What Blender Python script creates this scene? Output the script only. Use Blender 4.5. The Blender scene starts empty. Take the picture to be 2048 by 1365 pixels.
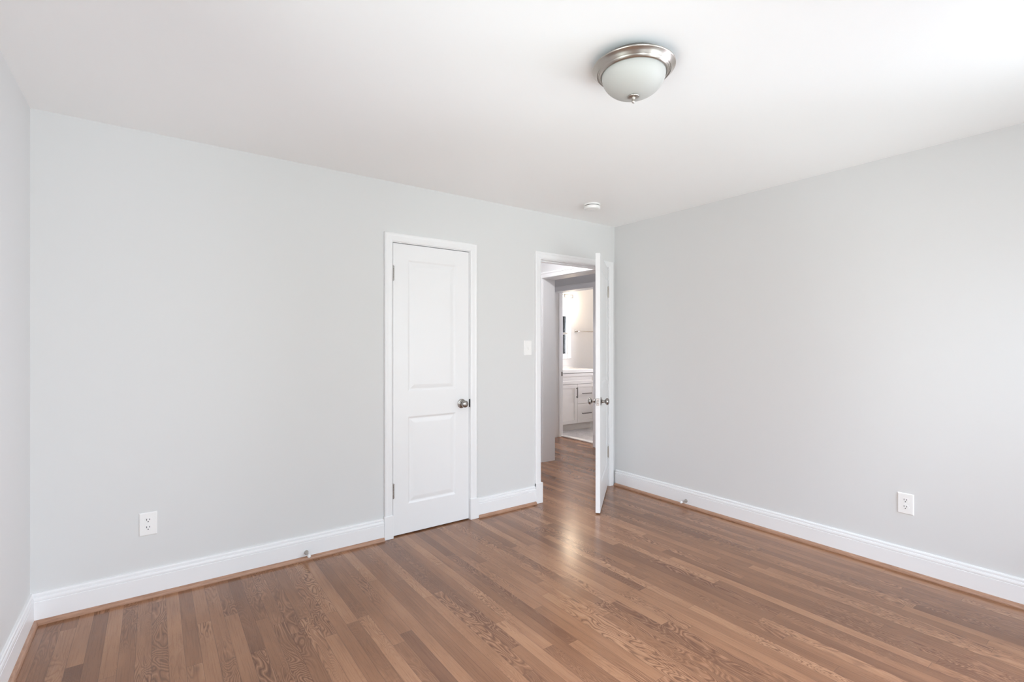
import bpy, math
from math import pi, sin, cos, radians
from mathutils import Vector, Matrix

C = bpy.context.scene.collection
scene = bpy.context.scene

# ------------------------------------------------------------------ camera
cam_d = bpy.data.cameras.new('camera')
cam = bpy.data.objects.new('camera', cam_d)
C.objects.link(cam)
cam.location = (-3.541, -3.2205, 1.3216)
cam.rotation_euler = (pi / 2, 0, -0.628)
cam_d.sensor_width = 36.0
cam_d.lens = 987.9 / 2048 * 36.0
cam_d.shift_y = 8.04 / 2048
cam_d.clip_start = 0.02
scene.camera = cam

# ------------------------------------------------------------------ daylight outside, exposure
# outdoor radiance by side of the house: (ground below, horizon, sky above); each side's level is tuned to brighten the room
OUTSIDE = {
    'rear': ((8.2, 9.4, 9.9), (5.6, 5.9, 5.85), (9.4, 11.6, 14.2)),
    'left': ((4.7, 5.6, 5.4), (4.1, 3.7, 3.7), (12.6, 14.3, 16.4)),
    'right': ((0.2, 0.2, 0.2), (24.2, 25.3, 29.6), (20.0, 18.9, 18.9)),
}
w = bpy.data.worlds.new('daylight')
scene.world = w
w.use_nodes = True
nt = w.node_tree
nt.nodes.clear()


def _wn(kind, **kw):
    n = nt.nodes.new(kind)
    for k, v in kw.items():
        setattr(n, k, v)
    return n


_out = _wn('ShaderNodeOutputWorld')
_bg = _wn('ShaderNodeBackground')
_bg.inputs[1].default_value = 40.0
_tc = _wn('ShaderNodeTexCoord')
_sep = _wn('ShaderNodeSeparateXYZ')
nt.links.new(_tc.outputs['Generated'], _sep.inputs[0])
_el = _wn('ShaderNodeMapRange')
_el.inputs[1].default_value, _el.inputs[2].default_value = -0.7, 0.7
nt.links.new(_sep.outputs['Z'], _el.inputs[0])
_ay = _wn('ShaderNodeMath', operation='ABSOLUTE')
nt.links.new(_sep.outputs['Y'], _ay.inputs[0])
_ramps = {}
for _side, _cols in OUTSIDE.items():
    _r = _wn('ShaderNodeValToRGB')
    _cr = _r.color_ramp
    _cr.elements.new(0.5)
    for _e, _p, _c in zip(_cr.elements, (0.0, 0.5, 1.0), _cols):
        _e.position, _e.color = _p, (*[k / 40.0 for k in _c], 1)
    nt.links.new(_el.outputs[0], _r.inputs[0])
    _ramps[_side] = _r.outputs[0]


def _side_mask(sign):
    """smooth mask for directions that point more to +-x than along y"""
    m = _wn('ShaderNodeMath', operation='MULTIPLY_ADD')
    nt.links.new(_sep.outputs['X'], m.inputs[0])
    m.inputs[1].default_value = sign
    neg = _wn('ShaderNodeMath', operation='MULTIPLY')
    nt.links.new(_ay.outputs[0], neg.inputs[0])
    neg.inputs[1].default_value = -1.0
    nt.links.new(neg.outputs[0], m.inputs[2])
    k = _wn('ShaderNodeMapRange', interpolation_type='SMOOTHSTEP')
    k.inputs[1].default_value, k.inputs[2].default_value = -0.15, 0.15
    nt.links.new(m.outputs[0], k.inputs[0])
    return k.outputs[0]


_col = _ramps['rear']
for _side, _sgn in (('left', -1.0), ('right', 1.0)):
    _mx = _wn('ShaderNodeMix', data_type='RGBA')
    nt.links.new(_side_mask(_sgn), _mx.inputs[0])
    nt.links.new(_col, _mx.inputs[6])
    nt.links.new(_ramps[_side], _mx.inputs[7])
    _col = _mx.outputs[2]
nt.links.new(_col, _bg.inputs[0])
nt.links.new(_bg.outputs[0], _out.inputs[0])


def portal(name, loc, rot, sx, sy):
    ld = bpy.data.lights.new(name, 'AREA')
    ld.shape = 'RECTANGLE'
    ld.size, ld.size_y = sx, sy
    ld.cycles.is_portal = True
    o = bpy.data.objects.new(name, ld)
    o.location, o.rotation_euler = loc, rot
    C.objects.link(o)


# window openings: two in the rear wall, one in the right wall, one added in the left (all outside the frame) and the bathroom's
REAR_WIN_A = (-1.75, -0.22, 0.30, 2.20)    # x0 x1 z0 z1 in the rear wall
REAR_WIN_B = (-3.70, -2.40, 0.30, 2.05)
RIGHT_WIN = (-3.68, -2.92, 0.30, 2.05)     # y0 y1 z0 z1 in the right wall
LEFT_FILL_WIN = (-3.20, -1.72, 0.30, 2.25)      # y0 y1 z0 z1 in the left wall; unseen, added to brighten the room
BATH_WIN = (1.45, 2.25, 1.05, 2.05)        # y0 y1 z0 z1 in the bathroom's right wall
portal('daylight_rear_window', (-0.985, -3.955, 1.25), (pi / 2, 0, 0), 1.53, 1.90)
portal('daylight_rear_window', (-3.05, -3.955, 1.175), (pi / 2, 0, 0), 1.3, 1.75)
portal('daylight_right_window', (0.125, -3.30, 1.175), (pi / 2, 0, pi / 2), 0.76, 1.75)
portal('daylight_left_fill_window', (-4.137, -2.46, 1.275), (pi / 2, 0, -pi / 2), 1.48, 1.95)
portal('daylight_bath_window', (3.13, 1.85, 1.55), (pi / 2, 0, pi / 2), 0.8, 1.0)

vs = scene.view_settings
scene.display_settings.display_device = 'sRGB'
vs.view_transform = 'Standard'
vs.look = 'None'
vs.gamma = 1.0
vs.use_curve_mapping = False
vs.exposure = 0.0
scene.cycles.max_bounces = 14
scene.cycles.diffuse_bounces = 10
scene.cycles.glossy_bounces = 6
scene.cycles.transparent_max_bounces = 12
scene.cycles.sample_clamp_indirect = 6.0
scene.cycles.caustics_reflective = False
scene.cycles.caustics_refractive = False


# ------------------------------------------------------------------ materials
def new_mat(name):
    m = bpy.data.materials.new(name)
    m.use_nodes = True
    return m, m.node_tree, m.node_tree.nodes['Principled BSDF']


def paint(name, col, rough=0.5, metal=0.0, bump=0.0, bscale=40, spec=0.5):
    m, t, b = new_mat(name)
    b.inputs['Base Color'].default_value = (*col, 1)
    b.inputs['Roughness'].default_value = rough
    b.inputs['Metallic'].default_value = metal
    b.inputs['Specular IOR Level'].default_value = spec
    tc = t.nodes.new('ShaderNodeTexCoord')
    n = t.nodes.new('ShaderNodeTexNoise')
    n.inputs['Scale'].default_value = bscale
    n.inputs['Detail'].default_value = 2
    t.links.new(tc.outputs['Object'], n.inputs['Vector'])
    if bump:
        bp = t.nodes.new('ShaderNodeBump')
        bp.inputs['Strength'].default_value = bump
        bp.inputs['Distance'].default_value = 0.001
        t.links.new(n.outputs['Fac'], bp.inputs['Height'])
        t.links.new(bp.outputs['Normal'], b.inputs['Normal'])
    else:
        mr = t.nodes.new('ShaderNodeMapRange')
        mr.inputs[3].default_value = max(0.02, rough - 0.008)
        mr.inputs[4].default_value = rough + 0.008
        t.links.new(n.outputs['Fac'], mr.inputs[0])
        t.links.new(mr.outputs[0], b.inputs['Roughness'])
    return m


M_WALL = paint('wall_paint_light_grey', (0.695, 0.698, 0.692), 0.55, bump=0.06, bscale=220, spec=0.3)
M_HALLWALL = paint('hall_wall_paint_grey', (0.69, 0.69, 0.69), 0.6, bump=0.06, bscale=220, spec=0.3)
M_BATHWALL = paint('bathroom_wall_paint', (0.83, 0.83, 0.835), 0.5, bump=0.05, bscale=220, spec=0.3)
M_CEIL = paint('ceiling_paint_white', (0.925, 0.925, 0.92), 0.8, bump=0.05, bscale=160, spec=0.2)
M_TRIM = paint('trim_paint_white', (0.84, 0.842, 0.845), 0.36)
M_DOOR = paint('door_paint_white', (0.83, 0.832, 0.835), 0.36)
M_NICKEL = paint('brushed_nickel', (0.47, 0.43, 0.39), 0.28, 1.0)
M_DARKNICKEL = paint('aged_nickel', (0.36, 0.34, 0.32), 0.26, 1.0)
M_BLACK = paint('dark_metal', (0.03, 0.03, 0.03), 0.4, 0.6)
M_PLATE = paint('plastic_white', (0.87, 0.865, 0.85), 0.3)
M_SLOT = paint('slot_dark', (0.02, 0.02, 0.02), 0.6)
M_RUBBER = paint('rubber_white', (0.82, 0.81, 0.79), 0.5)
M_GLASSDOME = paint('frosted_glass_white', (0.50, 0.498, 0.472), 0.48, spec=0.3)
M_VANITY = paint('vanity_paint_white', (0.80, 0.775, 0.755), 0.32)
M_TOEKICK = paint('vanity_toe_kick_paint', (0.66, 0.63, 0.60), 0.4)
M_COUNTER = paint('vanity_top_white', (0.88, 0.87, 0.85), 0.15)
M_PULL = paint('pull_metal', (0.28, 0.26, 0.25), 0.32, 1.0)
M_SADDLE = paint('marble_saddle_white', (0.86, 0.84, 0.82), 0.2)
M_BLIND = paint('blind_white', (0.85, 0.86, 0.88), 0.6)


def glass_mat():
    m = bpy.data.materials.new('window_glass')
    m.use_nodes = True
    t = m.node_tree
    t.nodes.clear()
    o = t.nodes.new('ShaderNodeOutputMaterial')
    mx = t.nodes.new('ShaderNodeMixShader')
    tr = t.nodes.new('ShaderNodeBsdfTransparent')
    gl = t.nodes.new('ShaderNodeBsdfGlossy')
    gl.inputs['Roughness'].default_value = 0.02
    lw = t.nodes.new('ShaderNodeFresnel')
    lw.inputs['IOR'].default_value = 1.35
    t.links.new(lw.outputs[0], mx.inputs[0])
    t.links.new(tr.outputs[0], mx.inputs[1])
    t.links.new(gl.outputs[0], mx.inputs[2])
    t.links.new(mx.outputs[0], o.inputs[0])
    return m


M_GLASS = glass_mat()


def emit_mat(name, col, strength):
    m = bpy.data.materials.new(name)
    m.use_nodes = True
    t = m.node_tree
    b = t.nodes['Principled BSDF']
    b.inputs['Base Color'].default_value = (0.9, 0.88, 0.85, 1)
    b.inputs['Roughness'].default_value = 0.3
    b.inputs['Emission Color'].default_value = (*col, 1)
    b.inputs['Emission Strength'].default_value = strength
    return m


M_SHADE = emit_mat('lit_frosted_shade', (1.0, 0.80, 0.58), 30.0)


def mirror_mat():
    m, t, b = new_mat('mirror_glass')
    b.inputs['Base Color'].default_value = (0.9, 0.91, 0.92, 1)
    b.inputs['Metallic'].default_value = 1.0
    b.inputs['Roughness'].default_value = 0.02
    return m


M_MIRROR = mirror_mat()


class NB:
    """small helper around a node tree"""

    def __init__(self, t):
        self.t = t

    def math(self, op, a, b=None, c=None):
        n = self.t.nodes.new('ShaderNodeMath')
        n.operation = op
        for i, v in enumerate((a, b, c)):
            if v is None:
                continue
            if isinstance(v, (int, float)):
                n.inputs[i].default_value = v
            else:
                self.t.links.new(v, n.inputs[i])
        return n.outputs[0]

    def comb(self, x, y, z):
        n = self.t.nodes.new('ShaderNodeCombineXYZ')
        for i, v in enumerate((x, y, z)):
            if isinstance(v, (int, float)):
                n.inputs[i].default_value = v
            else:
                self.t.links.new(v, n.inputs[i])
        return n.outputs[0]

    def white(self, vec):
        n = self.t.nodes.new('ShaderNodeTexWhiteNoise')
        n.noise_dimensions = '3D'
        self.t.links.new(vec, n.inputs['Vector'])
        s = self.t.nodes.new('ShaderNodeSeparateColor')
        self.t.links.new(n.outputs['Color'], s.inputs[0])
        return s.outputs[0], s.outputs[1], s.outputs[2]

    def noise(self, vec, scale=1.0, detail=2.0, rough=0.5, dist=0.0):
        n = self.t.nodes.new('ShaderNodeTexNoise')
        self.t.links.new(vec, n.inputs['Vector'])
        n.inputs['Scale'].default_value = scale
        n.inputs['Detail'].default_value = detail
        n.inputs['Roughness'].default_value = rough
        n.inputs['Distortion'].default_value = dist
        return n.outputs['Fac']

    def ramp(self, fac, stops):
        n = self.t.nodes.new('ShaderNodeValToRGB')
        cr = n.color_ramp
        while len(cr.elements) < len(stops):
            cr.elements.new(0.5)
        for e, (p, c) in zip(cr.elements, stops):
            e.position = p
            e.color = (*c, 1)
        self.t.links.new(fac, n.inputs[0])
        return n.outputs[0]

    def mix(self, fac, a, b, mode='MIX'):
        n = self.t.nodes.new('ShaderNodeMix')
        n.data_type = 'RGBA'
        n.blend_type = mode
        for sock, v in ((n.inputs[0], fac), (n.inputs[6], a), (n.inputs[7], b)):
            if isinstance(v, (int, float)):
                sock.default_value = v
            elif isinstance(v, tuple):
                sock.default_value = (*v, 1)
            else:
                self.t.links.new(v, sock)
        return n.outputs[2]

    def smooth(self, v, a, b, lo=0.0, hi=1.0):
        n = self.t.nodes.new('ShaderNodeMapRange')
        n.interpolation_type = 'SMOOTHSTEP'
        self.t.links.new(v, n.inputs[0])
        for i, k in enumerate((a, b, lo, hi)):
            n.inputs[i + 1].default_value = k
        return n.outputs[0]


def oak_floor():
    m, t, b = new_mat('oak_strip_floor')
    N = NB(t)
    tc = t.nodes.new('ShaderNodeTexCoord')
    sp = t.nodes.new('ShaderNodeSeparateXYZ')
    t.links.new(tc.outputs['Object'], sp.inputs[0])
    x, y = sp.outputs[0], sp.outputs[1]
    u = N.math('DIVIDE', x, 0.0572)
    col = N.math('FLOOR', u)
    fu = N.math('FRACT', u)
    c1, c2, c3 = N.white(N.comb(col, 3.7, 1.3))
    L = N.math('MULTIPLY_ADD', c2, 0.85, 0.75)
    v = N.math('ADD', N.math('DIVIDE', y, L), N.math('MULTIPLY', c1, 17.0))
    row = N.math('FLOOR', v)
    fv = N.math('FRACT', v)
    r1, r2, r3 = N.white(N.comb(col, row, 9.1))
    # base tone of each strip
    base = N.ramp(r1, [(0.0, TONES[0]), (0.30, TONES[1]), (0.62, TONES[2]), (1.0, TONES[3])])
    # broad tone wander inside a strip
    ox = N.math('MULTIPLY', r2, 61.0)
    oy = N.math('MULTIPLY', r3, 83.0)
    oz = N.math('MULTIPLY', r1, 47.0)
    wander = N.noise(N.comb(N.math('MULTIPLY_ADD', x, 10.0, ox), N.math('MULTIPLY_ADD', y, 2.2, oy), oz), 1.0, 2.0)
    base = N.mix(N.smooth(wander, 0.30, 0.72, 0.0, 0.55), base, N.mix(1.0, base, (0.62, 0.56, 0.52), 'MULTIPLY'))
    # cathedral figure: contour lines of a stretched noise, strips differ in how much they show
    px = N.math('MULTIPLY_ADD', x, 15.0, ox)
    py = N.math('MULTIPLY_ADD', y, 3.2, oy)
    h = N.noise(N.comb(px, py, oz), 1.0, 1.6, 0.45, 0.55)
    freq = N.math('MULTIPLY_ADD', r3, 10.0, 15.0)
    ph = N.math('FRACT', N.math('MULTIPLY', h, freq))
    tri = N.math('ABSOLUTE', N.math('MULTIPLY_ADD', ph, 2.0, -1.0))
    line = N.smooth(tri, 0.55, 0.95)
    show = N.smooth(r2, 0.12, 0.55)
    patch = N.smooth(N.noise(N.comb(N.math('MULTIPLY', x, 2.0), N.math('MULTIPLY_ADD', y, 1.3, oy), oz), 1.0, 1.0), 0.38, 0.62)
    fig = N.math('MULTIPLY', N.math('MULTIPLY', line, show), patch)
    # straight fine grain and pores everywhere
    fine = N.noise(N.comb(N.math('MULTIPLY_ADD', x, 210.0, ox), N.math('MULTIPLY_ADD', y, 5.0, oy), oz), 1.0, 3.0, 0.6)
    pores = N.noise(N.comb(N.math('MULTIPLY_ADD', x, 620.0, oy), N.math('MULTIPLY_ADD', y, 22.0, ox), oz), 1.0, 2.0, 0.6)
    c = N.mix(N.math('MULTIPLY', fig, 0.70), base, (0.105, 0.042, 0.021))
    hi = N.math('MULTIPLY', N.math('MULTIPLY', N.smooth(tri, 0.42, 0.05), show), patch)
    c = N.mix(N.math('MULTIPLY', hi, 0.34), c, (0.52, 0.28, 0.165))
    c = N.mix(N.smooth(fine, 0.46, 0.70, 0.0, 0.42), c, N.mix(1.0, c, (0.55, 0.48, 0.44), 'MULTIPLY'))
    c = N.mix(N.smooth(pores, 0.56, 0.76, 0.0, 0.40), c, N.mix(1.0, c, (0.48, 0.42, 0.38), 'MULTIPLY'))
    # joints
    eu = N.math('MINIMUM', fu, N.math('SUBTRACT', 1.0, fu))
    ev = N.math('MULTIPLY', N.math('MINIMUM', fv, N.math('SUBTRACT', 1.0, fv)), N.math('DIVIDE', L, 0.0572))
    edge = N.math('MINIMUM', eu, ev)
    gap = N.smooth(edge, 0.022, 0.006)
    c = N.mix(N.math('MULTIPLY', gap, 0.50), c, (0.06, 0.03, 0.02))
    t.links.new(c, b.inputs['Base Color'])
    rg = N.math('MULTIPLY_ADD', fine, 0.10, FLOOR_ROUGH)
    rg = N.math('MULTIPLY_ADD', wander, 0.06, rg)
    t.links.new(rg, b.inputs['Roughness'])
    b.inputs['Specular IOR Level'].default_value = 0.5
    hgt = N.math('SUBTRACT', N.math('MULTIPLY', fine, 0.25), gap)
    bp = t.nodes.new('ShaderNodeBump')
    bp.inputs['Strength'].default_value = 0.12
    bp.inputs['Distance'].default_value = 0.0006
    t.links.new(hgt, bp.inputs['Height'])
    t.links.new(bp.outputs['Normal'], b.inputs['Normal'])
    return m


TONES = [(0.205, 0.093, 0.048), (0.272, 0.129, 0.066), (0.322, 0.157, 0.082), (0.405, 0.208, 0.112)]
FLOOR_ROUGH = 0.115
M_FLOOR = oak_floor()


def shoe_wood():
    m, t, b = new_mat('oak_shoe_moulding')
    N = NB(t)
    tc = t.nodes.new('ShaderNodeTexCoord')
    mp = t.nodes.new('ShaderNodeMapping')
    t.links.new(tc.outputs['Object'], mp.inputs[0])
    mp.inputs['Scale'].default_value = (14, 14, 240)
    n = N.noise(mp.outputs[0], 1.0, 3.0, 0.6)
    c = N.ramp(n, [(0.25, (0.27, 0.145, 0.09)), (0.5, (0.40, 0.225, 0.145)), (0.8, (0.50, 0.30, 0.20))])
    t.links.new(c, b.inputs['Base Color'])
    b.inputs['Roughness'].default_value = 0.35
    return m


M_SHOE = shoe_wood()


def tile_mat():
    m, t, b = new_mat('grey_marble_mosaic_tile')
    N = NB(t)
    tc = t.nodes.new('ShaderNodeTexCoord')
    mp = t.nodes.new('ShaderNodeMapping')
    t.links.new(tc.outputs['Object'], mp.inputs[0])
    mp.inputs['Rotation'].default_value = (0, 0, pi / 4)
    br = t.nodes.new('ShaderNodeTexBrick')
    t.links.new(mp.outputs[0], br.inputs['Vector'])
    br.inputs['Scale'].default_value = 9.0
    br.inputs['Color1'].default_value = (0.54, 0.52, 0.53, 1)
    br.inputs['Color2'].default_value = (0.34, 0.33, 0.345, 1)
    br.inputs['Mortar'].default_value = (0.55, 0.54, 0.54, 1)
    br.inputs['Mortar Size'].default_value = 0.02
    n = N.noise(tc.outputs['Object'], 14.0, 4.0, 0.6, 1.2)
    c = N.mix(N.smooth(n, 0.4, 0.7, 0.0, 0.6), br.outputs['Color'], (0.68, 0.66, 0.66))
    t.links.new(c, b.inputs['Base Color'])
    b.inputs['Roughness'].default_value = 0.3
    return m


M_TILE = tile_mat()


# ------------------------------------------------------------------ mesh helpers
class MB:
    def __init__(self):
        self.v, self.f, self.s = [], [], []

    def add(self, verts, faces, smooth=False):
        k = len(self.v)
        self.v += [Vector(p) for p in verts]
        self.f += [tuple(i + k for i in f) for f in faces]
        self.s += [smooth] * len(faces)
        return self

    def box(self, a, b):
        (x0, y0, z0), (x1, y1, z1) = a, b
        x0, x1 = sorted((x0, x1)); y0, y1 = sorted((y0, y1)); z0, z1 = sorted((z0, z1))
        return self.add([(x0, y0, z0), (x1, y0, z0), (x1, y1, z0), (x0, y1, z0),
                         (x0, y0, z1), (x1, y0, z1), (x1, y1, z1), (x0, y1, z1)],
                        [(0, 3, 2, 1), (4, 5, 6, 7), (0, 1, 5, 4), (1, 2, 6, 5), (2, 3, 7, 6), (3, 0, 4, 7)])

    def lathe(self, prof, axis='z', centre=(0, 0, 0), n=40, smooth=True):
        """prof: list of (radius, height along axis)"""
        rings = []
        vs, fs = [], []
        for r, h in prof:
            ring = []
            if r < 1e-6:
                ring = [len(vs)]
                vs.append(self._ax(axis, 0, 0, h, centre))
            else:
                for i in range(n):
                    a = 2 * pi * i / n
                    ring.append(len(vs))
                    vs.append(self._ax(axis, r * cos(a), r * sin(a), h, centre))
            rings.append(ring)
        for A, B in zip(rings, rings[1:]):
            if len(A) == 1 and len(B) == 1:
                continue
            for i in range(n):
                j = (i + 1) % n
                if len(A) == 1:
                    fs.append((A[0], B[i], B[j]))
                elif len(B) == 1:
                    fs.append((A[i], A[j], B[0]))
                else:
                    fs.append((A[i], A[j], B[j], B[i]))
        if len(rings[0]) > 1:
            fs.append(tuple(reversed(rings[0])))
        if len(rings[-1]) > 1:
            fs.append(tuple(rings[-1]))
        return self.add(vs, fs, smooth)

    @staticmethod
    def _ax(axis, a, b, h, c):
        if axis == 'z':
            p = (a, b, h)
        elif axis == 'y':
            p = (a, h, b)
        else:
            p = (h, a, b)
        return (p[0] + c[0], p[1] + c[1], p[2] + c[2])

    def profile(self, prof, start, along, out, length, m0=0, m1=0):
        """extrude the closed profile (d out of the wall, z up) along a wall; m0/m1 = mitre sign at the ends"""
        s, a, o = Vector(start), Vector(along), Vector(out)
        n = len(prof)
        vs = []
        for d, z in prof:
            vs.append(s + o * d + Vector((0, 0, z)) + a * (m0 * d))
        for d, z in prof:
            vs.append(s + o * d + Vector((0, 0, z)) + a * (length - m1 * d))
        fs = [tuple(range(n)), tuple(reversed(range(n, 2 * n)))]
        for i in range(n):
            j = (i + 1) % n
            fs.append((i, j, n + j, n + i))
        return self.add(vs, fs)


def link(name, mb, mat, parent=None, loc=None, bevel=0.0, segs=2, sharp=35):
    """one mesh object; vertices are given in the parent's frame (or about loc)"""
    me = bpy.data.meshes.new(name)
    off = Vector(loc) if loc is not None else Vector((0, 0, 0))
    me.from_pydata([tuple(p - off) for p in mb.v], [], mb.f)
    me.update()
    import bmesh
    bm = bmesh.new()
    bm.from_mesh(me)
    bmesh.ops.recalc_face_normals(bm, faces=bm.faces)
    bm.to_mesh(me)
    bm.free()
    me.materials.append(mat)
    sm = any(mb.s)
    if sm:
        for p, s in zip(me.polygons, mb.s):
            p.use_smooth = s
        try:
            me.set_sharp_from_angle(angle=radians(sharp))
        except Exception:
            pass
    o = bpy.data.objects.new(name, me)
    C.objects.link(o)
    o.location = off
    if parent is not None:
        o.parent = parent
    if bevel:
        md = o.modifiers.new('bevel', 'BEVEL')
        md.width = bevel
        md.segments = segs
        md.limit_method = 'ANGLE'
        md.angle_limit = radians(40)
        md.harden_normals = False
    return o


def tag(o, label, cat, group=None, kind=None):
    o['label'] = label
    o['category'] = cat
    if group:
        o['group'] = group
    if kind:
        o['kind'] = kind
    return o


def thing(name, label, cat, loc=(0, 0, 0), rz=0.0, group=None, kind=None):
    o = bpy.data.objects.new(name, None)
    C.objects.link(o)
    o.location = loc
    o.rotation_euler = (0, 0, rz)
    o.empty_display_size = 0.05
    return tag(o, label, cat, group, kind)


def wall(name, label, axis, p0, p1, u0, u1, z0, z1, holes, mat):
    """slab between p0 and p1 on the given axis, running u0..u1, with rectangular holes (u0,u1,z0,z1)"""
    us = sorted({u0, u1, *[h[0] for h in holes], *[h[1] for h in holes]})
    zs = sorted({z0, z1, *[h[2] for h in holes], *[h[3] for h in holes]})
    us = [k for k in us if u0 - 1e-9 <= k <= u1 + 1e-9]
    zs = [k for k in zs if z0 - 1e-9 <= k <= z1 + 1e-9]

    def solid(i, j):
        if not (0 <= i < len(us) - 1 and 0 <= j < len(zs) - 1):
            return False
        cu, cz = (us[i] + us[i + 1]) / 2, (zs[j] + zs[j + 1]) / 2
        return not any(h[0] < cu < h[1] and h[2] < cz < h[3] for h in holes)

    def P(p, u, z):
        return (p, u, z) if axis == 'x' else (u, p, z)
    mb = MB()
    idx = {}

    def V(*k):
        if k not in idx:
            idx[k] = len(mb.v)
            mb.v.append(Vector(P(*k)))
        return idx[k]
    for i in range(len(us) - 1):
        for j in range(len(zs) - 1):
            if not solid(i, j):
                continue
            a, b, c, d = us[i], us[i + 1], zs[j], zs[j + 1]
            q = [[V(p0, a, c), V(p0, b, c), V(p0, b, d), V(p0, a, d)], [V(p1, a, c), V(p1, b, c), V(p1, b, d), V(p1, a, d)]]
            fs = [q[0], q[1]]
            for (di, dj, e) in ((0, -1, (0, 1)), (1, 0, (1, 2)), (0, 1, (2, 3)), (-1, 0, (3, 0))):
                if not solid(i + di, j + dj):
                    fs.append([q[0][e[0]], q[0][e[1]], q[1][e[1]], q[1][e[0]]])
            for f in fs:
                mb.f.append(tuple(f))
                mb.s.append(False)
    o = link(name, mb, mat)
    return tag(o, label, 'wall', kind='structure')


# ------------------------------------------------------------------ room shell
XL, YR, H = -4.0116, -3.83, 2.44
T = 0.12
CL = (-2.2305, -1.5875, 2.044)     # closet rough opening: x0 x1 head
EN = (-0.925, -0.074, 2.060)       # entry rough opening
tag(link('floor', MB().box((XL - T, YR - T, -0.05), (1.23, 3.06, 0.0)), M_FLOOR),
    'brown stained oak strip floor with cathedral grain running away from the windows', 'floor', kind='structure')
tag(link('ceiling', MB().box((XL - T, YR - T, H), (3.14, 3.06, H + 0.08)), M_CEIL),
    'plain white painted ceiling over the bedroom', 'ceiling', kind='structure')
wall('wall_back', 'light grey wall holding the closet door and the doorway to the hall', 'y', 0.0, 0.115, XL, 3.12, 0.0, H,
     [(CL[0], CL[1], 0.0, CL[2]), (EN[0], EN[1], 0.0, EN[2])], M_WALL)
wall('wall_left', 'light grey wall at the far left edge of the room', 'x', XL - T, XL, YR - T, 0.86, 0.0, H,
     [LEFT_FILL_WIN], M_WALL)
wall('wall_right', 'blank light grey wall on the right with one outlet', 'x', 0.0, T, YR - T, -0.0005, 0.0, H, [RIGHT_WIN], M_WALL)
wall('wall_rear', 'light grey window wall behind the viewer', 'y', YR - T, YR, XL, 0.0, 0.0, H, [REAR_WIN_A, REAR_WIN_B], M_WALL)
wall('wall_closet', 'grey rear wall of the closet', 'y', 0.76, 0.86, XL, -1.26, 0.0, H, [], M_WALL)
wall('wall_hall_left', 'grey end wall of the hall beside the closet', 'x', -1.36, -1.26, 0.1155, 2.93, 0.0, H, [(0.76, 0.86, 0.0, H)], M_HALLWALL)
HX0, HX1 = 0.012, 0.184
HY0, HY1, HZ = 0.20, 1.075, 2.068
wall('wall_hall_partition', 'grey hall wall with a wide cased opening', 'x', HX0, HX1, 0.1155, 2.93, 0.0, H,
     [(HY0 - 0.015, HY1 + 0.015, 0.0, HZ + 0.015)], M_HALLWALL)
wall('wall_hall_end', 'grey wall closing the inner hall', 'y', 2.26, 2.36, HX1, 1.085, 0.0, H, [], M_HALLWALL)
BX0, BX1 = 1.085, 1.245
BY0, BY1, BZ = 1.345, 2.120, 2.072
wall('wall_bathroom', 'grey wall with the bathroom doorway', 'x', BX0, BX1, 0.1155, 2.93, 0.0, H,
     [(BY0 - 0.015, BY1 + 0.015, 0.0, BZ + 0.015)], M_HALLWALL)
wall('wall_bathroom_far', 'pale bathroom wall behind the vanity', 'y', 2.93, 3.05, -1.36, 3.12, 0.0, H, [], M_BATHWALL)
wall('wall_bathroom_right', 'pale bathroom wall with a window', 'x', 3.0, 3.12, 0.1155, 2.93, 0.0, H, [BATH_WIN], M_BATHWALL)
o = link('floor_bathroom', MB().box((1.23, 0.1155, -0.05), (3.0, 2.93, 0.006)), M_TILE)
tag(o, 'grey marble mosaic tile floor of the bathroom', 'floor', kind='structure')

# ------------------------------------------------------------------ baseboards and oak shoe moulding
BASE = [(0, 0), (0.016, 0), (0.016, 0.1045), (0.0125, 0.1070), (0.0125, 0.1085), (0.0160, 0.1105), (0.0160, 0.1185), (0.0142, 0.1265),
        (0.0095, 0.1285), (0.0095, 0.1300), (0.0118, 0.1315), (0.0115, 0.1395), (0.0080, 0.1450), (0, 0.1460)]
SHOE = [(0.016, 0.0), (0.033, 0.0), (0.033, 0.006), (0.0315, 0.012), (0.0275, 0.0175), (0.022, 0.0205), (0.016, 0.0215)]


def base_run(name, label, start, along, out, length, m0, m1, shoe_name, shoe_label):
    o = link(name, MB().profile(BASE, start, along, out, length, m0, m1), M_TRIM)
    tag(o, label, 'baseboard', kind='structure')
    if shoe_name:
        s = link(shoe_name, MB().profile(SHOE, start, along, out, length, m0, m1), M_SHOE)
        tag(s, shoe_label, 'trim', kind='structure')


base_run('baseboard_back', 'tall white baseboard left of the closet door', (XL, 0, 0), (1, 0, 0), (0, -1, 0), -2.281 - XL, 1, 0,
         'trim_1', 'oak shoe moulding below the baseboard left of the closet door')
base_run('baseboard_middle', 'short white baseboard between the two doors', (-1.529, 0, 0), (1, 0, 0), (0, -1, 0), 1.529 - 0.969, 0, 0,
         'trim_2', 'short oak shoe moulding between the two doors')
base_run('baseboard_right', 'long white baseboard along the right wall', (0, -0.022, 0), (0, -1, 0), (-1, 0, 0), -YR - 0.022, 0, 1,
         'trim_3', 'long oak shoe moulding along the right wall')
base_run('baseboard_left', 'white baseboard along the left wall', (XL, 0, 0), (0, -1, 0), (1, 0, 0), -YR, 1, 1,
         'trim_4', 'oak shoe moulding along the left wall')
base_run('baseboard_rear', 'white baseboard under the window behind the viewer', (XL, YR, 0), (1, 0, 0), (0, 1, 0), -XL, 1, 1,
         'trim_5', 'oak shoe moulding under the window behind the viewer')
base_run('baseboard_hall', 'white baseboard on the hall wall past the cased opening', (HX0, 1.146, 0), (0, 1, 0), (-1, 0, 0), 1.7, 0, 0, None, None)

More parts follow.
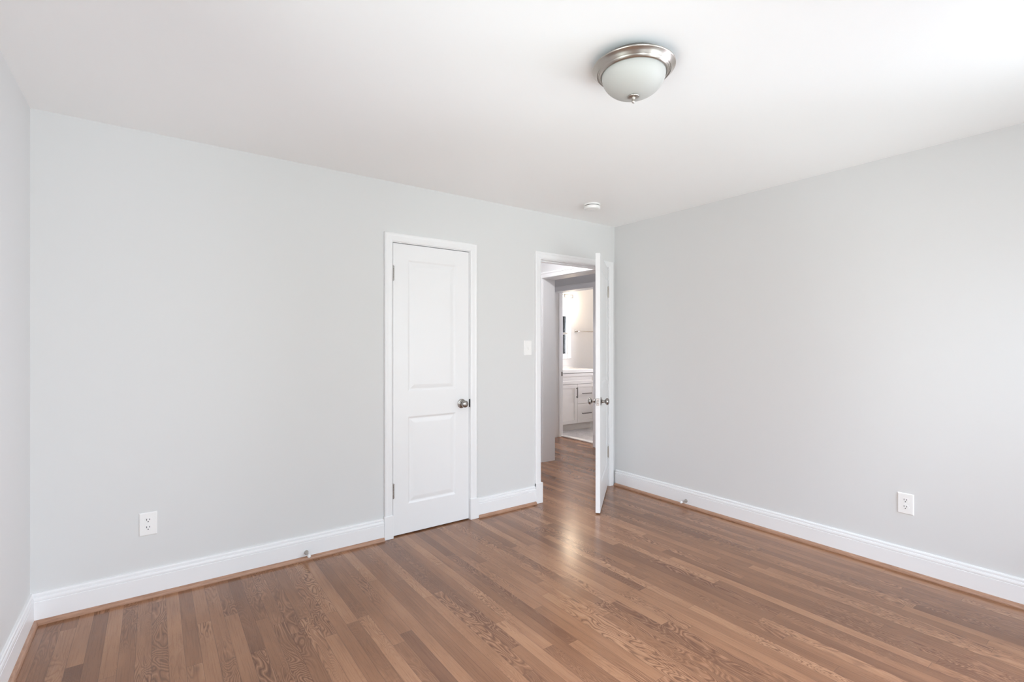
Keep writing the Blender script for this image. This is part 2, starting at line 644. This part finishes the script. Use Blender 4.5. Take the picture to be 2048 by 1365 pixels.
# ------------------------------------------------------------------ door frames (jamb + casing)
CAS = [(0, 0.0), (0.012, 0.0), (0.0145, 0.006), (0.0165, 0.012), (0.0165, 0.034), (0.018, 0.040), (0.0185, 0.046), (0.0175, 0.052), (0.014, 0.057), (0, 0.057)]


def casing_leg(mb, xin, sgn, z0, z1, y=0.0):
    """vertical casing: inner edge at xin, widening along sgn, mitred at the top"""
    n = len(CAS)
    vs = [(xin + sgn * k, y - d, z0) for d, k in CAS] + [(xin + sgn * k, y - d, z1 + k) for d, k in CAS]
    fs = [tuple(range(n)), tuple(reversed(range(n, 2 * n)))] + [(i, (i + 1) % n, n + (i + 1) % n, n + i) for i in range(n)]
    mb.add(vs, fs)


def casing_head(mb, xa, xb, z, y=0.0):
    n = len(CAS)
    vs = [(xa - k, y - d, z + k) for d, k in CAS] + [(xb + k, y - d, z + k) for d, k in CAS]
    fs = [tuple(range(n)), tuple(reversed(range(n, 2 * n)))] + [(i, (i + 1) % n, n + (i + 1) % n, n + i) for i in range(n)]
    mb.add(vs, fs)


def plinth(x0, x1, h, d=0.0225):
    return MB().box((x0, -d, 0.0), (x1, 0.0, h))


# closet door frame
CJ0, CJ1, CH = -2.2135, -1.6035, 2.029
fr = thing('trim_6', 'white casing around the closet door', 'door frame', (0, 0, 0), kind='structure')
mb = MB().box((CL[0], 0.0, 0), (CJ0, 0.115, CH)).box((CJ1, 0.0, 0), (CL[1], 0.115, CH)).box((CL[0], 0, CH), (CL[1], 0.115, CL[2]))
mb.box((CJ0, 0.038, 0), (CJ0 + 0.011, 0.075, CH - 0.011)).box((CJ1 - 0.011, 0.038, 0), (CJ1, 0.075, CH - 0.011)).box((CJ0, 0.038, CH - 0.011), (CJ1, 0.075, CH))
link('jamb', mb, M_TRIM, fr)
mb = MB()
casing_leg(mb, CJ0 - 0.005, -1, 0.0, CH + 0.005)
casing_leg(mb, CJ1 + 0.005, 1, 0.0, CH + 0.005)
casing_head(mb, CJ0 - 0.005, CJ1 + 0.005, CH + 0.005)
link('casing', mb, M_TRIM, fr)
link('plinth_block', plinth(-2.281, CJ0 - 0.001, 0.158), M_TRIM, fr, bevel=0.003)
link('plinth_block', plinth(CJ1 + 0.001, -1.529, 0.158), M_TRIM, fr, bevel=0.003)
o = link('strike_plate', MB().box((CJ1 - 0.0005, -0.006, 0.852), (CJ1 + 0.0035, 0.02, 0.912)), M_BLACK, fr)
o['label'] = 'dark strike plate'

# entry door frame
EJ0, EJ1, EH = -0.907, -0.092, 2.043
fr = thing('trim_7', 'white casing around the doorway to the hall', 'door frame', (0, 0, 0), kind='structure')
mb = MB().box((EN[0], 0.0, 0), (EJ0, 0.115, EH)).box((EJ1, 0.0, 0), (EN[1], 0.115, EH)).box((EN[0], 0, EH), (EN[1], 0.115, EN[2]))
mb.box((EJ0, 0.038, 0), (EJ0 + 0.011, 0.075, EH - 0.011)).box((EJ1 - 0.011, 0.038, 0), (EJ1, 0.075, EH - 0.011)).box((EJ0, 0.038, EH - 0.011), (EJ1, 0.075, EH))
link('jamb', mb, M_TRIM, fr)
mb = MB()
casing_leg(mb, EJ0 - 0.005, -1, 0.0, EH + 0.005)
casing_leg(mb, EJ1 + 0.005, 1, 0.0, EH + 0.005)
casing_head(mb, EJ0 - 0.005, EJ1 + 0.005, EH + 0.005)
link('casing', mb, M_TRIM, fr)
link('plinth_block', plinth(-0.969, -0.897, 0.170), M_TRIM, fr, bevel=0.003)
o = link('strike_plate', MB().box((EJ0 - 0.001, 0.004, 0.842), (EJ0 + 0.0015, 0.030, 0.900)), M_NICKEL, fr)
o['label'] = 'metal strike plate'

# cased opening in the hall
fr = thing('trim_8', 'white lining and casing of the wide opening in the hall', 'door frame', (0, 0, 0), kind='structure')
mb = MB().box((HX0 - 0.002, HY1, 0), (HX1 + 0.002, HY1 + 0.0149, HZ)).box((HX0 - 0.002, HY0 - 0.0149, 0), (HX1 + 0.002, HY0, HZ))
mb.box((HX0 - 0.002, HY0 - 0.0149, HZ), (HX1 + 0.002, HY1 + 0.0149, HZ + 0.0149))
link('jamb', mb, M_TRIM, fr)
mb = MB()
mb.box((HX0 - 0.018, HY1 + 0.004, 0), (HX0, HY1 + 0.062, HZ + 0.004)).box((HX0 - 0.018, 0.128, 0), (HX0, HY0 - 0.004, HZ + 0.004))
mb.box((HX0 - 0.018, 0.128, HZ + 0.004), (HX0, HY1 + 0.062, HZ + 0.062))
mb.box((HX0 - 0.025, 0.128, HZ + 0.048), (HX0, HY1 + 0.066, HZ + 0.066))
link('casing', mb, M_TRIM, fr, bevel=0.003)
link('plinth_block', MB().box((HX0 - 0.022, HY1 + 0.002, 0), (HX0, HY1 + 0.068, 0.16)), M_TRIM, fr, bevel=0.003)

# bathroom door frame
fr = thing('trim_9', 'white frame of the bathroom doorway', 'door frame', (0, 0, 0), kind='structure')
mb = MB().box((BX0, BY1, 0), (BX1, BY1 + 0.0149, BZ)).box((BX0, BY0 - 0.0149, 0), (BX1, BY0, BZ)).box((BX0, BY0 - 0.0149, BZ), (BX1, BY1 + 0.0149, BZ + 0.0149))
mb.box((1.165, BY1 - 0.012, 0.0), (1.203, BY1, BZ)).box((1.165, BY0, 0.0), (1.203, BY0 + 0.012, BZ)).box((1.165, BY0 + 0.012, BZ - 0.003), (1.203, BY1 - 0.012, BZ))
link('jamb', mb, M_TRIM, fr, bevel=0.0015)
mb = MB()
mb.box((BX0 - 0.017, BY1 + 0.005, 0), (BX0, BY1 + 0.062, BZ + 0.005)).box((BX0 - 0.017, BY0 - 0.062, 0), (BX0, BY0 - 0.005, BZ + 0.005))
mb.box((BX0 - 0.017, BY0 - 0.062, BZ + 0.005), (BX0, BY1 + 0.062, BZ + 0.066))
mb.box((BX0 - 0.022, BY0 - 0.064, BZ + 0.056), (BX0, BY1 + 0.064, BZ + 0.070))
link('casing', mb, M_TRIM, fr, bevel=0.003)
link('plinth_block', MB().box((BX0 - 0.021, BY0 - 0.068, 0), (BX0, BY0 - 0.003, 0.16)), M_TRIM, fr, bevel=0.003)
link('strike_plate', MB().box((1.212, BY1 - 0.0015, 0.875), (1.240, BY1, 0.935)), M_PULL, fr)
o = link('trim_10', MB().box((1.212, BY0, 0.0), (1.295, BY1, 0.016)), M_SADDLE, bevel=0.004)
tag(o, 'white marble saddle on the floor of the bathroom doorway', 'threshold', kind='structure')


# ------------------------------------------------------------------ panel doors
def panel_face(mb, w, h, panels, y, sgn, prof):
    """face of a door in the xz plane at y; panels (x0,x1,z0,z1); prof = list of (inset, depth); sgn = outward y"""
    xs = sorted({0.0, w, *[p[0] for p in panels], *[p[1] for p in panels]})
    zs = sorted({0.0, h, *[p[2] for p in panels], *[p[3] for p in panels]})
    for i in range(len(xs) - 1):
        for j in range(len(zs) - 1):
            cx, cz = (xs[i] + xs[i + 1]) / 2, (zs[j] + zs[j + 1]) / 2
            if any(p[0] < cx < p[1] and p[2] < cz < p[3] for p in panels):
                continue
            mb.add([(xs[i], y, zs[j]), (xs[i + 1], y, zs[j]), (xs[i + 1], y, zs[j + 1]), (xs[i], y, zs[j + 1])], [(0, 1, 2, 3)])
    for p in panels:
        vs = []
        for ins, dep in prof:
            yy = y - sgn * dep
            vs += [(p[0] + ins, yy, p[2] + ins), (p[1] - ins, yy, p[2] + ins), (p[1] - ins, yy, p[3] - ins), (p[0] + ins, yy, p[3] - ins)]
        fs = []
        for k in range(len(prof) - 1):
            for e in range(4):
                f = (e + 1) % 4
                fs.append((4 * k + e, 4 * k + f, 4 * k + 4 + f, 4 * k + 4 + e))
        k = 4 * (len(prof) - 1)
        fs.append((k, k + 1, k + 2, k + 3))
        mb.add(vs, fs)


MOULD = [(0.0, 0.0), (0.005, 0.0016), (0.010, 0.0048), (0.014, 0.0064), (0.019, 0.0066), (0.025, 0.0054), (0.036, 0.0030), (0.046, 0.0014), (0.050, 0.0012)]
SHAKER = [(0.0, 0.0), (0.001, 0.007)]


def slab(w, h, t, panels, prof, both=True):
    """door slab: x 0..w, front at y=0 facing -y, back at y=t"""
    mb = MB()
    panel_face(mb, w, h, panels, 0.0, -1, prof)
    panel_face(mb, w, h, panels if both else [], t, 1, prof)
    mb.add([(0, 0, 0), (w, 0, 0), (w, t, 0), (0, t, 0)], [(0, 1, 2, 3)])
    mb.add([(0, 0, h), (w, 0, h), (w, t, h), (0, t, h)], [(0, 1, 2, 3)])
    mb.add([(0, 0, 0), (0, t, 0), (0, t, h), (0, 0, h)], [(0, 1, 2, 3)])
    mb.add([(w, 0, 0), (w, t, 0), (w, t, h), (w, 0, h)], [(0, 1, 2, 3)])
    import bmesh
    me = bpy.data.meshes.new('tmp')
    me.from_pydata([tuple(v) for v in mb.v], [], mb.f)
    bm = bmesh.new()
    bm.from_mesh(me)
    bmesh.ops.remove_doubles(bm, verts=bm.verts, dist=1e-5)
    out = MB()
    bm.verts.index_update()
    out.v = [v.co.copy() for v in bm.verts]
    out.f = [tuple(v.index for v in f.verts) for f in bm.faces]
    out.s = [False] * len(out.f)
    bm.free()
    bpy.data.meshes.remove(me)
    return out


# knob: profile along the axis, heights measured outwards from the door face
ROSE = [(0.0, 0.0), (0.0345, 0.0), (0.0345, 0.002), (0.0325, 0.004), (0.027, 0.0055), (0.024, 0.006), (0.021, 0.0085), (0.015, 0.0115), (0.0, 0.0125)]
NECK = [(0.0, 0.011), (0.0125, 0.011), (0.0105, 0.018), (0.0095, 0.026), (0.0110, 0.033), (0.0, 0.034)]
KNOB = [(0.0, 0.033), (0.011, 0.033), (0.018, 0.036), (0.0245, 0.042), (0.0268, 0.049), (0.0262, 0.055), (0.0225, 0.061), (0.0150, 0.0650), (0.006, 0.0665), (0.0, 0.0667)]


def knob_set(parent, x, z, y, sgn, mat):
    k = link('door_knob', MB().lathe([(r, sgn * h) for r, h in KNOB], 'y', (x, y, z)), mat, parent)
    link('neck', MB().lathe([(r, sgn * h) for r, h in NECK], 'y', (x, y, z), 24), mat, k)
    link('rose', MB().lathe([(r, sgn * h) for r, h in ROSE], 'y', (x, y, z)), mat, k)
    return k


def hinge_mb(x, y, z0, z1, leaf):
    mb = MB()
    n = 5
    d = (z1 - z0) / n
    for i in range(n):
        mb.lathe([(0, z0 + i * d), (0.0058, z0 + i * d + 0.0004), (0.0058, z0 + (i + 1) * d - 0.0004), (0, z0 + (i + 1) * d)], 'z', (x, y, 0), 16)
    mb.lathe([(0, z0 - 0.005), (0.004, z0 - 0.003), (0.0045, z0)], 'z', (x, y, 0), 12)
    mb.lathe([(0.0045, z1), (0.004, z1 + 0.003), (0, z1 + 0.005)], 'z', (x, y, 0), 12)
    for a, b in leaf:
        mb.box((a[0], a[1], z0), (b[0], b[1], z1))
    return mb


# closet door, shut
DW = 0.6035
dx0 = CJ0 + 0.0035
d1 = thing('door_1', 'shut white two-panel closet door with a round nickel knob', 'door', (dx0, 0.001, 0.009), kind='structure')
PX0, PX1 = 0.108, DW - 0.112
link('slab', slab(DW, 2.0145, 0.035, [(PX0, PX1, 0.202, 0.812), (PX0, PX1, 0.986, 1.908)], MOULD), M_DOOR, d1)
knob_set(d1, DW - 0.0635, 0.874, 0.0, -1, M_DARKNICKEL)
for z0 in (0.260, 1.758):
    h = link('hinge', hinge_mb(-0.0016, -0.0052, z0, z0 + 0.098, [((-0.0015, -0.004), (0.0075, -0.0006))]), M_DARKNICKEL, d1)
    h['label'] = 'nickel hinge'

# hall door, ajar into the room; local frame: pivot at the hinge, leaf along -x, room face at y=0
EW = 0.806
ANG = radians(38.9)
d2 = thing('door_2', 'white panelled door standing ajar in front of the hall', 'door', (-0.0935, -0.004, 0.010), ANG, kind='structure')
mb = slab(EW, 2.030, 0.035, [(0.112, EW - 0.112, 0.202, 0.812), (0.112, EW - 0.112, 0.986, 1.920)], MOULD)
for v in mb.v:
    v.x -= EW + 0.002
    v.y += 0.003
link('slab', mb, M_DOOR, d2)
kx = -EW + 0.060
knob_set(d2, kx, 0.866, 0.003, -1, M_DARKNICKEL)
knob_set(d2, kx, 0.866, 0.038, 1, M_DARKNICKEL)
lt = link('latch_plate', MB().box((-EW - 0.0035, 0.0085, 0.838), (-EW - 0.0015, 0.0325, 0.895)), M_DARKNICKEL, d2, bevel=0.0015)
link('latch_bolt', MB().box((-EW - 0.012, 0.0135, 0.856), (-EW - 0.003, 0.0275, 0.878)), M_DARKNICKEL, lt, bevel=0.003)
for z0 in (0.262, 1.760):
    h = link('hinge', hinge_mb(0.0, -0.002, z0, z0 + 0.098, [((-0.012, 0.0015), (-0.001, 0.0030))]), M_NICKEL, d2)
    h['label'] = 'nickel hinge'

# ------------------------------------------------------------------ windows (outside the frame, they light the room)


def window(name, label, axis, pin, pout, u0, u1, z0, z1, blind=None):
    wd = thing(name, label, 'window', (0, 0, 0), kind='structure')
    sg = 1 if pin > pout else -1

    def bx(mb, ua, ub, za, zb, pa, pb):
        if axis == 'y':
            return mb.box((ua, pa, za), (ub, pb, zb))
        return mb.box((pa, ua, za), (pb, ub, zb))
    mb = MB()
    c = 0.07
    for (ua, ub, za, zb) in ((u0 - c, u0, z0 - c, z1 + c), (u1, u1 + c, z0 - c, z1 + c), (u0, u1, z1, z1 + c)):
        bx(mb, ua, ub, za, zb, pin, pin + sg * 0.018)
    link('window_frame', mb, M_TRIM, wd)
    mb = MB()
    zm = (z0 + z1) / 2
    um = (u0 + u1) / 2
    pm = (pin * 0.4 + pout * 0.6)
    s = 0.045
    for (ua, ub, za, zb) in ((u0, u0 + s, z0, z1), (u1 - s, u1, z0, z1), (u0 + s, u1 - s, z1 - s, z1), (u0 + s, u1 - s, z0, z0 + s), (u0 + s, u1 - s, zm - 0.02, zm + 0.02)):
        bx(mb, ua, ub, za, zb, pm - 0.02, pm + 0.02)
    if u1 - u0 > 1.0:
        bx(mb, um - 0.035, um + 0.035, z0 + s, z1 - s, pm - 0.018, pm + 0.018)
    link('sash', mb, M_TRIM, wd)
    link('pane', bx(MB(), u0 + s, u1 - s, z0 + s, z1 - s, pm - 0.003, pm + 0.003), M_GLASS, wd)
    link('window_sill', bx(MB(), u0 - c - 0.02, u1 + c + 0.02, z0 - 0.028, z0, pin - sg * 0.0, pin + sg * 0.05), M_TRIM, wd, bevel=0.004)
    if blind:
        for za, zb in blind:
            mb = MB()
            k = za
            while k < zb:
                bx(mb, u0 + s, u1 - s, k, min(k + 0.018, zb), pin - sg * 0.020, pin - sg * 0.016)
                k += 0.022
            link('blind', mb, M_BLIND, wd)
    return wd


window('window_1', 'double-hung window on the right of the wall behind the viewer', 'y', YR, YR - T, *REAR_WIN_A)
window('window_2', 'double-hung window on the left of the wall behind the viewer', 'y', YR, YR - T, *REAR_WIN_B)
window('fill_window_5', 'unseen double-hung window added in the left wall to brighten the room', 'x', XL, XL - T, *LEFT_FILL_WIN)
window('window_4', 'narrow window in the right wall beside the viewer', 'x', 0.0, T, *RIGHT_WIN)
window('window_3', 'bathroom window seen only in the mirror', 'x', 3.0, 3.12, *BATH_WIN)

# ------------------------------------------------------------------ ceiling light
cx, cy = -2.013, -1.929
cl = thing('ceiling_light', 'round flush ceiling light with nickel rim and frosted glass bowl', 'ceiling light', (cx, cy, 2.44))


def around(prof, n=72):
    return MB().lathe([(r, z + 0.003 - 2.44) for r, z in prof], 'z', (0, 0, 0), n)


rim = around([(0.085, 2.4369), (0.118, 2.4369), (0.126, 2.4250), (0.1480, 2.4105), (0.1565, 2.4095), (0.1593, 2.4068), (0.1590, 2.4042), (0.1570, 2.4025), (0.1520, 2.3982),
              (0.1470, 2.3930), (0.1432, 2.3882), (0.1415, 2.3864), (0.1404, 2.3880), (0.1390, 2.3868), (0.1374, 2.3838), (0.1360, 2.3823), (0.1350, 2.3838),
              (0.1335, 2.3824), (0.1315, 2.3796), (0.1280, 2.3776), (0.1250, 2.3784), (0.1240, 2.3860)])
link('rim', rim, M_NICKEL, cl, sharp=50)
dome = []
R0, zt, zb = 0.1233, 2.383, 2.2965
for i in range(15):
    a = (pi / 2) * i / 14
    dome.append((R0 * cos(a) ** 0.86 if i < 14 else 0.0, zt - (zt - zb) * sin(a)))
link('glass_bowl', around([(0.105, 2.392)] + dome), M_GLASSDOME, cl)
fin = around([(0.0, 2.3015), (0.010, 2.3015), (0.0215, 2.2970), (0.0228, 2.2950), (0.0218, 2.2930), (0.0150, 2.2910), (0.0075, 2.2900), (0.0055, 2.2865),
              (0.0062, 2.2830), (0.0072, 2.2790), (0.0065, 2.2740), (0.0042, 2.2710), (0.0, 2.2700)], 36)
link('finial', fin, M_NICKEL, cl)

# unseen lamp added to brighten the hall, hidden behind the back wall
hl = MB().lathe([(0.0, 2.4399), (0.13, 2.4399), (0.13, 2.41), (0.10, 2.375), (0.05, 2.355), (0.0, 2.35)], 'z', (-0.85, 0.42, 0), 32)
link('hall_fill_lamp', hl, emit_mat('hall_fill_glow', (0.97, 0.96, 1.0), 88.0), bpy.data.objects['ceiling'])

# ------------------------------------------------------------------ smoke detector
sd = thing('smoke_detector', 'round white smoke detector on the ceiling near the corner', 'smoke detector', (-0.717, -0.416, 2.44))
link('base', MB().lathe([(0.0, 0.0), (0.062, 0.0), (0.0635, -0.003), (0.0635, -0.0105), (0.060, -0.0115), (0.0, -0.0115)], 'z', n=48), M_PLATE, sd)
o = link('vent', MB().lathe([(0.0, -0.011), (0.0585, -0.011), (0.0585, -0.0165), (0.0, -0.0165)], 'z', n=48), M_BLACK, sd)
o['label'] = 'dark vent slot'
link('cover', MB().lathe([(0.0, -0.016), (0.0620, -0.016), (0.0635, -0.018), (0.0635, -0.032), (0.0610, -0.0385), (0.055, -0.0425), (0.040, -0.0440), (0.0, -0.0445)], 'z', n=48), M_PLATE, sd)
link('test_button', MB().lathe([(0.0, -0.0440), (0.0235, -0.0440), (0.0235, -0.0425), (0.0205, -0.0425), (0.0205, -0.0450), (0.0180, -0.0470), (0.0, -0.0475)], 'z', n=32), M_PLATE, sd)


# ------------------------------------------------------------------ outlets and switch (built facing -y, turned by rz)
def outlet(label, loc, rz):
    t = thing('power_outlet', label, 'power outlet', loc, rz, 'power outlets')
    w2, h2 = 0.0385, 0.060
    pl = MB()
    vs = []
    for ins, d in ((0.0, 0.0), (0.0, 0.0025), (0.004, 0.0058)):
        vs += [(-w2 + ins, -d, -h2 + ins), (w2 - ins, -d, -h2 + ins), (w2 - ins, -d, h2 - ins), (-w2 + ins, -d, h2 - ins)]
    fs = [(0, 3, 2, 1), (8, 9, 10, 11)]
    for k in (0, 4):
        for e in range(4):
            f = (e + 1) % 4
            fs.append((k + e, k + f, k + 4 + f, k + 4 + e))
    pl.add(vs, fs)
    link('cover_plate', pl, M_PLATE, t)
    link('screw', MB().lathe([(0, -0.0058), (0.0032, -0.0058), (0.0026, -0.0070), (0, -0.0072)], 'y', n=12), M_PLATE, t)
    for zc in (0.0195, -0.0195):
        vs, n = [], 28
        for y in (-0.0050, -0.0072):
            for i in range(n):
                a = 2 * pi * i / n
                vs.append((0.0172 * cos(a), y, zc + max(-0.0135, min(0.0135, 0.0172 * sin(a)))))
        fs = [tuple(range(n)), tuple(range(n, 2 * n))] + [(i, (i + 1) % n, n + (i + 1) % n, n + i) for i in range(n)]
        r = link('receptacle', MB().add(vs, fs), M_PLATE, t)
        for sx, hh in ((-0.0062, 0.0048), (0.0062, 0.0040)):
            s = link('slot', MB().box((sx - 0.0013, -0.0076, zc + 0.0042 - hh), (sx + 0.0013, -0.0066, zc + 0.0042 + hh)), M_SLOT, r)
            s['label'] = 'dark slot'
        s = link('ground_hole', MB().lathe([(0, -0.0066), (0.0027, -0.0066), (0.0027, -0.0076), (0, -0.0076)], 'y', (0, 0, zc - 0.0075), 14), M_SLOT, r)
        s['label'] = 'dark round hole'
    return t


outlet('white duplex outlet on the back wall left of the closet door', (-3.563, 0.0, 0.383), 0)
outlet('white duplex outlet on the right wall', (0.0, -2.2415, 0.399), -pi / 2)

sw = thing('light_switch', 'white toggle light switch between the closet and the hall doorway', 'light switch', (-1.043, 0.0, 1.298))
pl = MB()
vs = []
for ins, d in ((0.0, 0.0), (0.0, 0.0025), (0.004, 0.0058)):
    vs += [(-0.0385 + ins, -d, -0.061 + ins), (0.0385 - ins, -d, -0.061 + ins), (0.0385 - ins, -d, 0.061 - ins), (-0.0385 + ins, -d, 0.061 - ins)]
fs = [(0, 3, 2, 1), (8, 9, 10, 11)]
for k in (0, 4):
    for e in range(4):
        f = (e + 1) % 4
        fs.append((k + e, k + f, k + 4 + f, k + 4 + e))
link('cover_plate', pl.add(vs, fs), M_PLATE, sw)
link('toggle', MB().add([(-0.005, -0.005, -0.011), (0.005, -0.005, -0.011), (0.005, -0.005, 0.011), (-0.005, -0.005, 0.011),
                         (-0.004, -0.014, -0.015), (0.004, -0.014, -0.015), (0.004, -0.0155, -0.007), (-0.004, -0.0155, -0.007)],
                        [(0, 3, 2, 1), (4, 5, 6, 7), (0, 1, 5, 4), (1, 2, 6, 5), (2, 3, 7, 6), (3, 0, 4, 7)]), M_PLATE, sw, bevel=0.001)
for zc in (0.030, -0.030):
    link('screw', MB().lathe([(0, -0.0058), (0.0030, -0.0058), (0.0026, -0.0069), (0, -0.0071)], 'y', (0, 0, zc), 12), M_PLATE, sw)


# ------------------------------------------------------------------ door stops (built along -y)
def door_stop(label, loc, rz):
    t = thing('door_stop', label, 'door stop', loc, rz, 'door stops')
    link('stem', MB().lathe([(0, 0.0), (0.0135, 0.0), (0.0135, -0.003), (0.0115, -0.009), (0.0085, -0.018), (0.0062, -0.032), (0.0055, -0.052), (0.0062, -0.058), (0, -0.058)], 'y', n=24), M_NICKEL, t)
    r = link('rubber_tip', MB().lathe([(0, -0.057), (0.0090, -0.057), (0.0098, -0.060), (0.0098, -0.070), (0.0075, -0.0745), (0.003, -0.076), (0, -0.076)], 'y', n=24), M_RUBBER, t)
    r['label'] = 'white rubber tip'


door_stop('nickel door stop on the baseboard left of the closet door', (-2.779, -0.016, 0.044), 0)
door_stop('nickel door stop on the right wall baseboard', (-0.016, -0.789, 0.047), -pi / 2)

# ------------------------------------------------------------------ bathroom vanity
VX0, VX1, VY, VB = 1.32, 2.135, 2.375, 2.92
vn = thing('bathroom_vanity', 'white shaker bathroom vanity with a door and drawers', 'vanity', ((VX0 + VX1) / 2, 2.65, 0.006))
VL = Vector(vn.location)


def vlink(name, mb, mat, parent, bevel=0.0):
    for v in mb.v:
        v -= VL
    return link(name, mb, mat, parent, bevel=bevel)


vlink('body', MB().box((VX0, VY + 0.012, 0.108), (VX1, VB, 0.892)).box((VX0, VY, 0.108), (VX0 + 0.003, VY + 0.012, 0.892)).box((VX1 - 0.003, VY, 0.108), (VX1, VY + 0.012, 0.892)), M_VANITY, vn)
vlink('toe_kick', MB().box((VX0 + 0.03, 2.412, 0.006), (VX1 - 0.04, VB, 0.108)), M_TOEKICK, vn)


def front(name, x0, x1, z0, z1, rail):
    mb = slab(x1 - x0, z1 - z0, 0.019, [(rail, x1 - x0 - rail, rail, z1 - z0 - rail)], SHAKER, False)
    for v in mb.v:
        v += Vector((x0, VY - 0.0195, z0))
    return vlink(name, mb, M_VANITY, vn)


def pull(parent, a, b):
    """bar pull between two points on the front"""
    a, b = Vector(a), Vector(b)
    mb = MB()
    lo = Vector((min(a.x, b.x), 0, min(a.z, b.z)))
    hi = Vector((max(a.x, b.x), 0, max(a.z, b.z)))
    y0 = VY - 0.0195
    mb.box((lo.x - 0.007, y0 - 0.034, lo.z - 0.008), (hi.x + 0.007, y0 - 0.023, hi.z + 0.008))
    d = (b - a).normalized()
    for p in (a + d * 0.008, b - d * 0.008):
        mb.box((p.x - 0.006, y0 - 0.024, p.z - 0.006), (p.x + 0.006, y0, p.z + 0.006))
    o = vlink('handle', mb, M_PULL, parent, 0.001)
    o['label'] = 'dark bar pull'


front('false_drawer', VX0 + 0.004, VX1 - 0.004, 0.722, 0.883, 0.045)
dr = front('cabinet_door', VX0 + 0.004, 1.756, 0.116, 0.716, 0.055)
pull(dr, (1.732, 0, 0.515), (1.732, 0, 0.662))
for z0, z1, zh in ((0.416, 0.716, 0.567), (0.116, 0.410, 0.260)):
    dw = front('drawer', 1.761, VX1 - 0.004, z0, z1, 0.048)
    pull(dw, (1.852, 0, zh), (2.030, 0, zh))
o = vlink('countertop', MB().box((VX0 - 0.012, 2.352, 0.892), (2.165, VB, 0.941)).box((VX0 - 0.012, VB - 0.02, 0.941), (2.165, VB + 0.008, 0.962)), M_COUNTER, vn, 0.002)
o['label'] = 'thick white countertop'

# framed mirror above the vanity
mr = thing('wall_mirror', 'white framed mirror above the bathroom vanity', 'mirror', (1.745, 2.93, 1.088))
ML = Vector(mr.location)
mb = MB()
mx0, mx1, mz0, mz1, fw_ = 1.345, 2.138, 1.092, 1.885, 0.085
for a, b in (((mx0, 2.905, mz0), (mx0 + fw_, 2.93, mz1)), ((mx1 - fw_, 2.905, mz0), (mx1, 2.93, mz1)),
             ((mx0 + fw_, 2.905, mz0), (mx1 - fw_, 2.93, mz0 + fw_)), ((mx0 + fw_, 2.905, mz1 - fw_), (mx1 - fw_, 2.93, mz1))):
    mb.box(a, b)
for v in mb.v:
    v -= ML
link('mirror_frame', mb, M_TRIM, mr, bevel=0.004)
mb = MB().box((mx0 + fw_ - 0.005, 2.915, mz0 + fw_ - 0.005), (mx1 - fw_ + 0.005, 2.925, mz1 - fw_ + 0.005))
for v in mb.v:
    v -= ML
link('mirror_glass', mb, M_MIRROR, mr)

# vanity light: open rectangular bar with lit frosted shades
vl = thing('vanity_light', 'lit vanity light with white glass shades above the bathroom mirror', 'wall light', (1.765, 2.93, 2.147))
LL = Vector(vl.location)


def llink(name, mb, mat, parent, bevel=0.0, sharp=35):
    for v in mb.v:
        v -= LL
    return link(name, mb, mat, parent, bevel=bevel, sharp=sharp)


mb = MB()
YL = 2.80
for z in (2.099, 2.148):
    mb.box((1.345, YL - 0.005, z - 0.005), (2.074, YL + 0.005, z + 0.005))
for x in (1.350, 1.505, 1.620, 1.785, 1.898, 2.069):
    mb.box((x - 0.005, YL - 0.005, 2.099), (x + 0.005, YL + 0.005, 2.148 + (0.012 if abs(x - 1.898) < .01 else 0)))
llink('bar', mb, M_PULL, vl)
llink('wall_plate', MB().box((1.605, 2.912, 2.07), (1.805, 2.9299, 2.19)).box((1.69, YL + 0.004, 2.115), (1.72, 2.914, 2.135)), M_PULL, vl, 0.002)
for x in (1.425, 1.735, 2.045):
    llink('lamp_shade', MB().lathe([(0.0, 2.082), (0.056, 2.082), (0.060, 2.075), (0.066, 1.938), (0.064, 1.930), (0.0, 1.928)], 'z', (x, YL, 0), 32), M_SHADE, vl)
    llink('shade_holder', MB().lathe([(0.0, 2.096), (0.020, 2.096), (0.024, 2.083), (0.0, 2.081)], 'z', (x, YL, 0), 20), M_PULL, vl)

# towel bar on the bathroom wall
tb = thing('towel_bar', 'nickel towel bar on the bathroom wall right of the mirror', 'towel bar', (2.56, 2.93, 1.552))
TL = Vector(tb.location)
for x in (2.262, 2.86):
    mb = MB().box((x - 0.025, 2.922, 1.527), (x + 0.025, 2.9299, 1.577)).box((x - 0.012, 2.852, 1.540), (x + 0.012, 2.923, 1.564))
    for v in mb.v:
        v -= TL
    link('bracket', mb, M_NICKEL, tb, bevel=0.002)
mb = MB().lathe([(0.0, 2.27), (0.008, 2.27), (0.008, 2.852), (0.0, 2.852)], 'x', (0, 2.862, 1.552), 16)
for v in mb.v:
    v -= TL
link('bar', mb, M_NICKEL, tb)
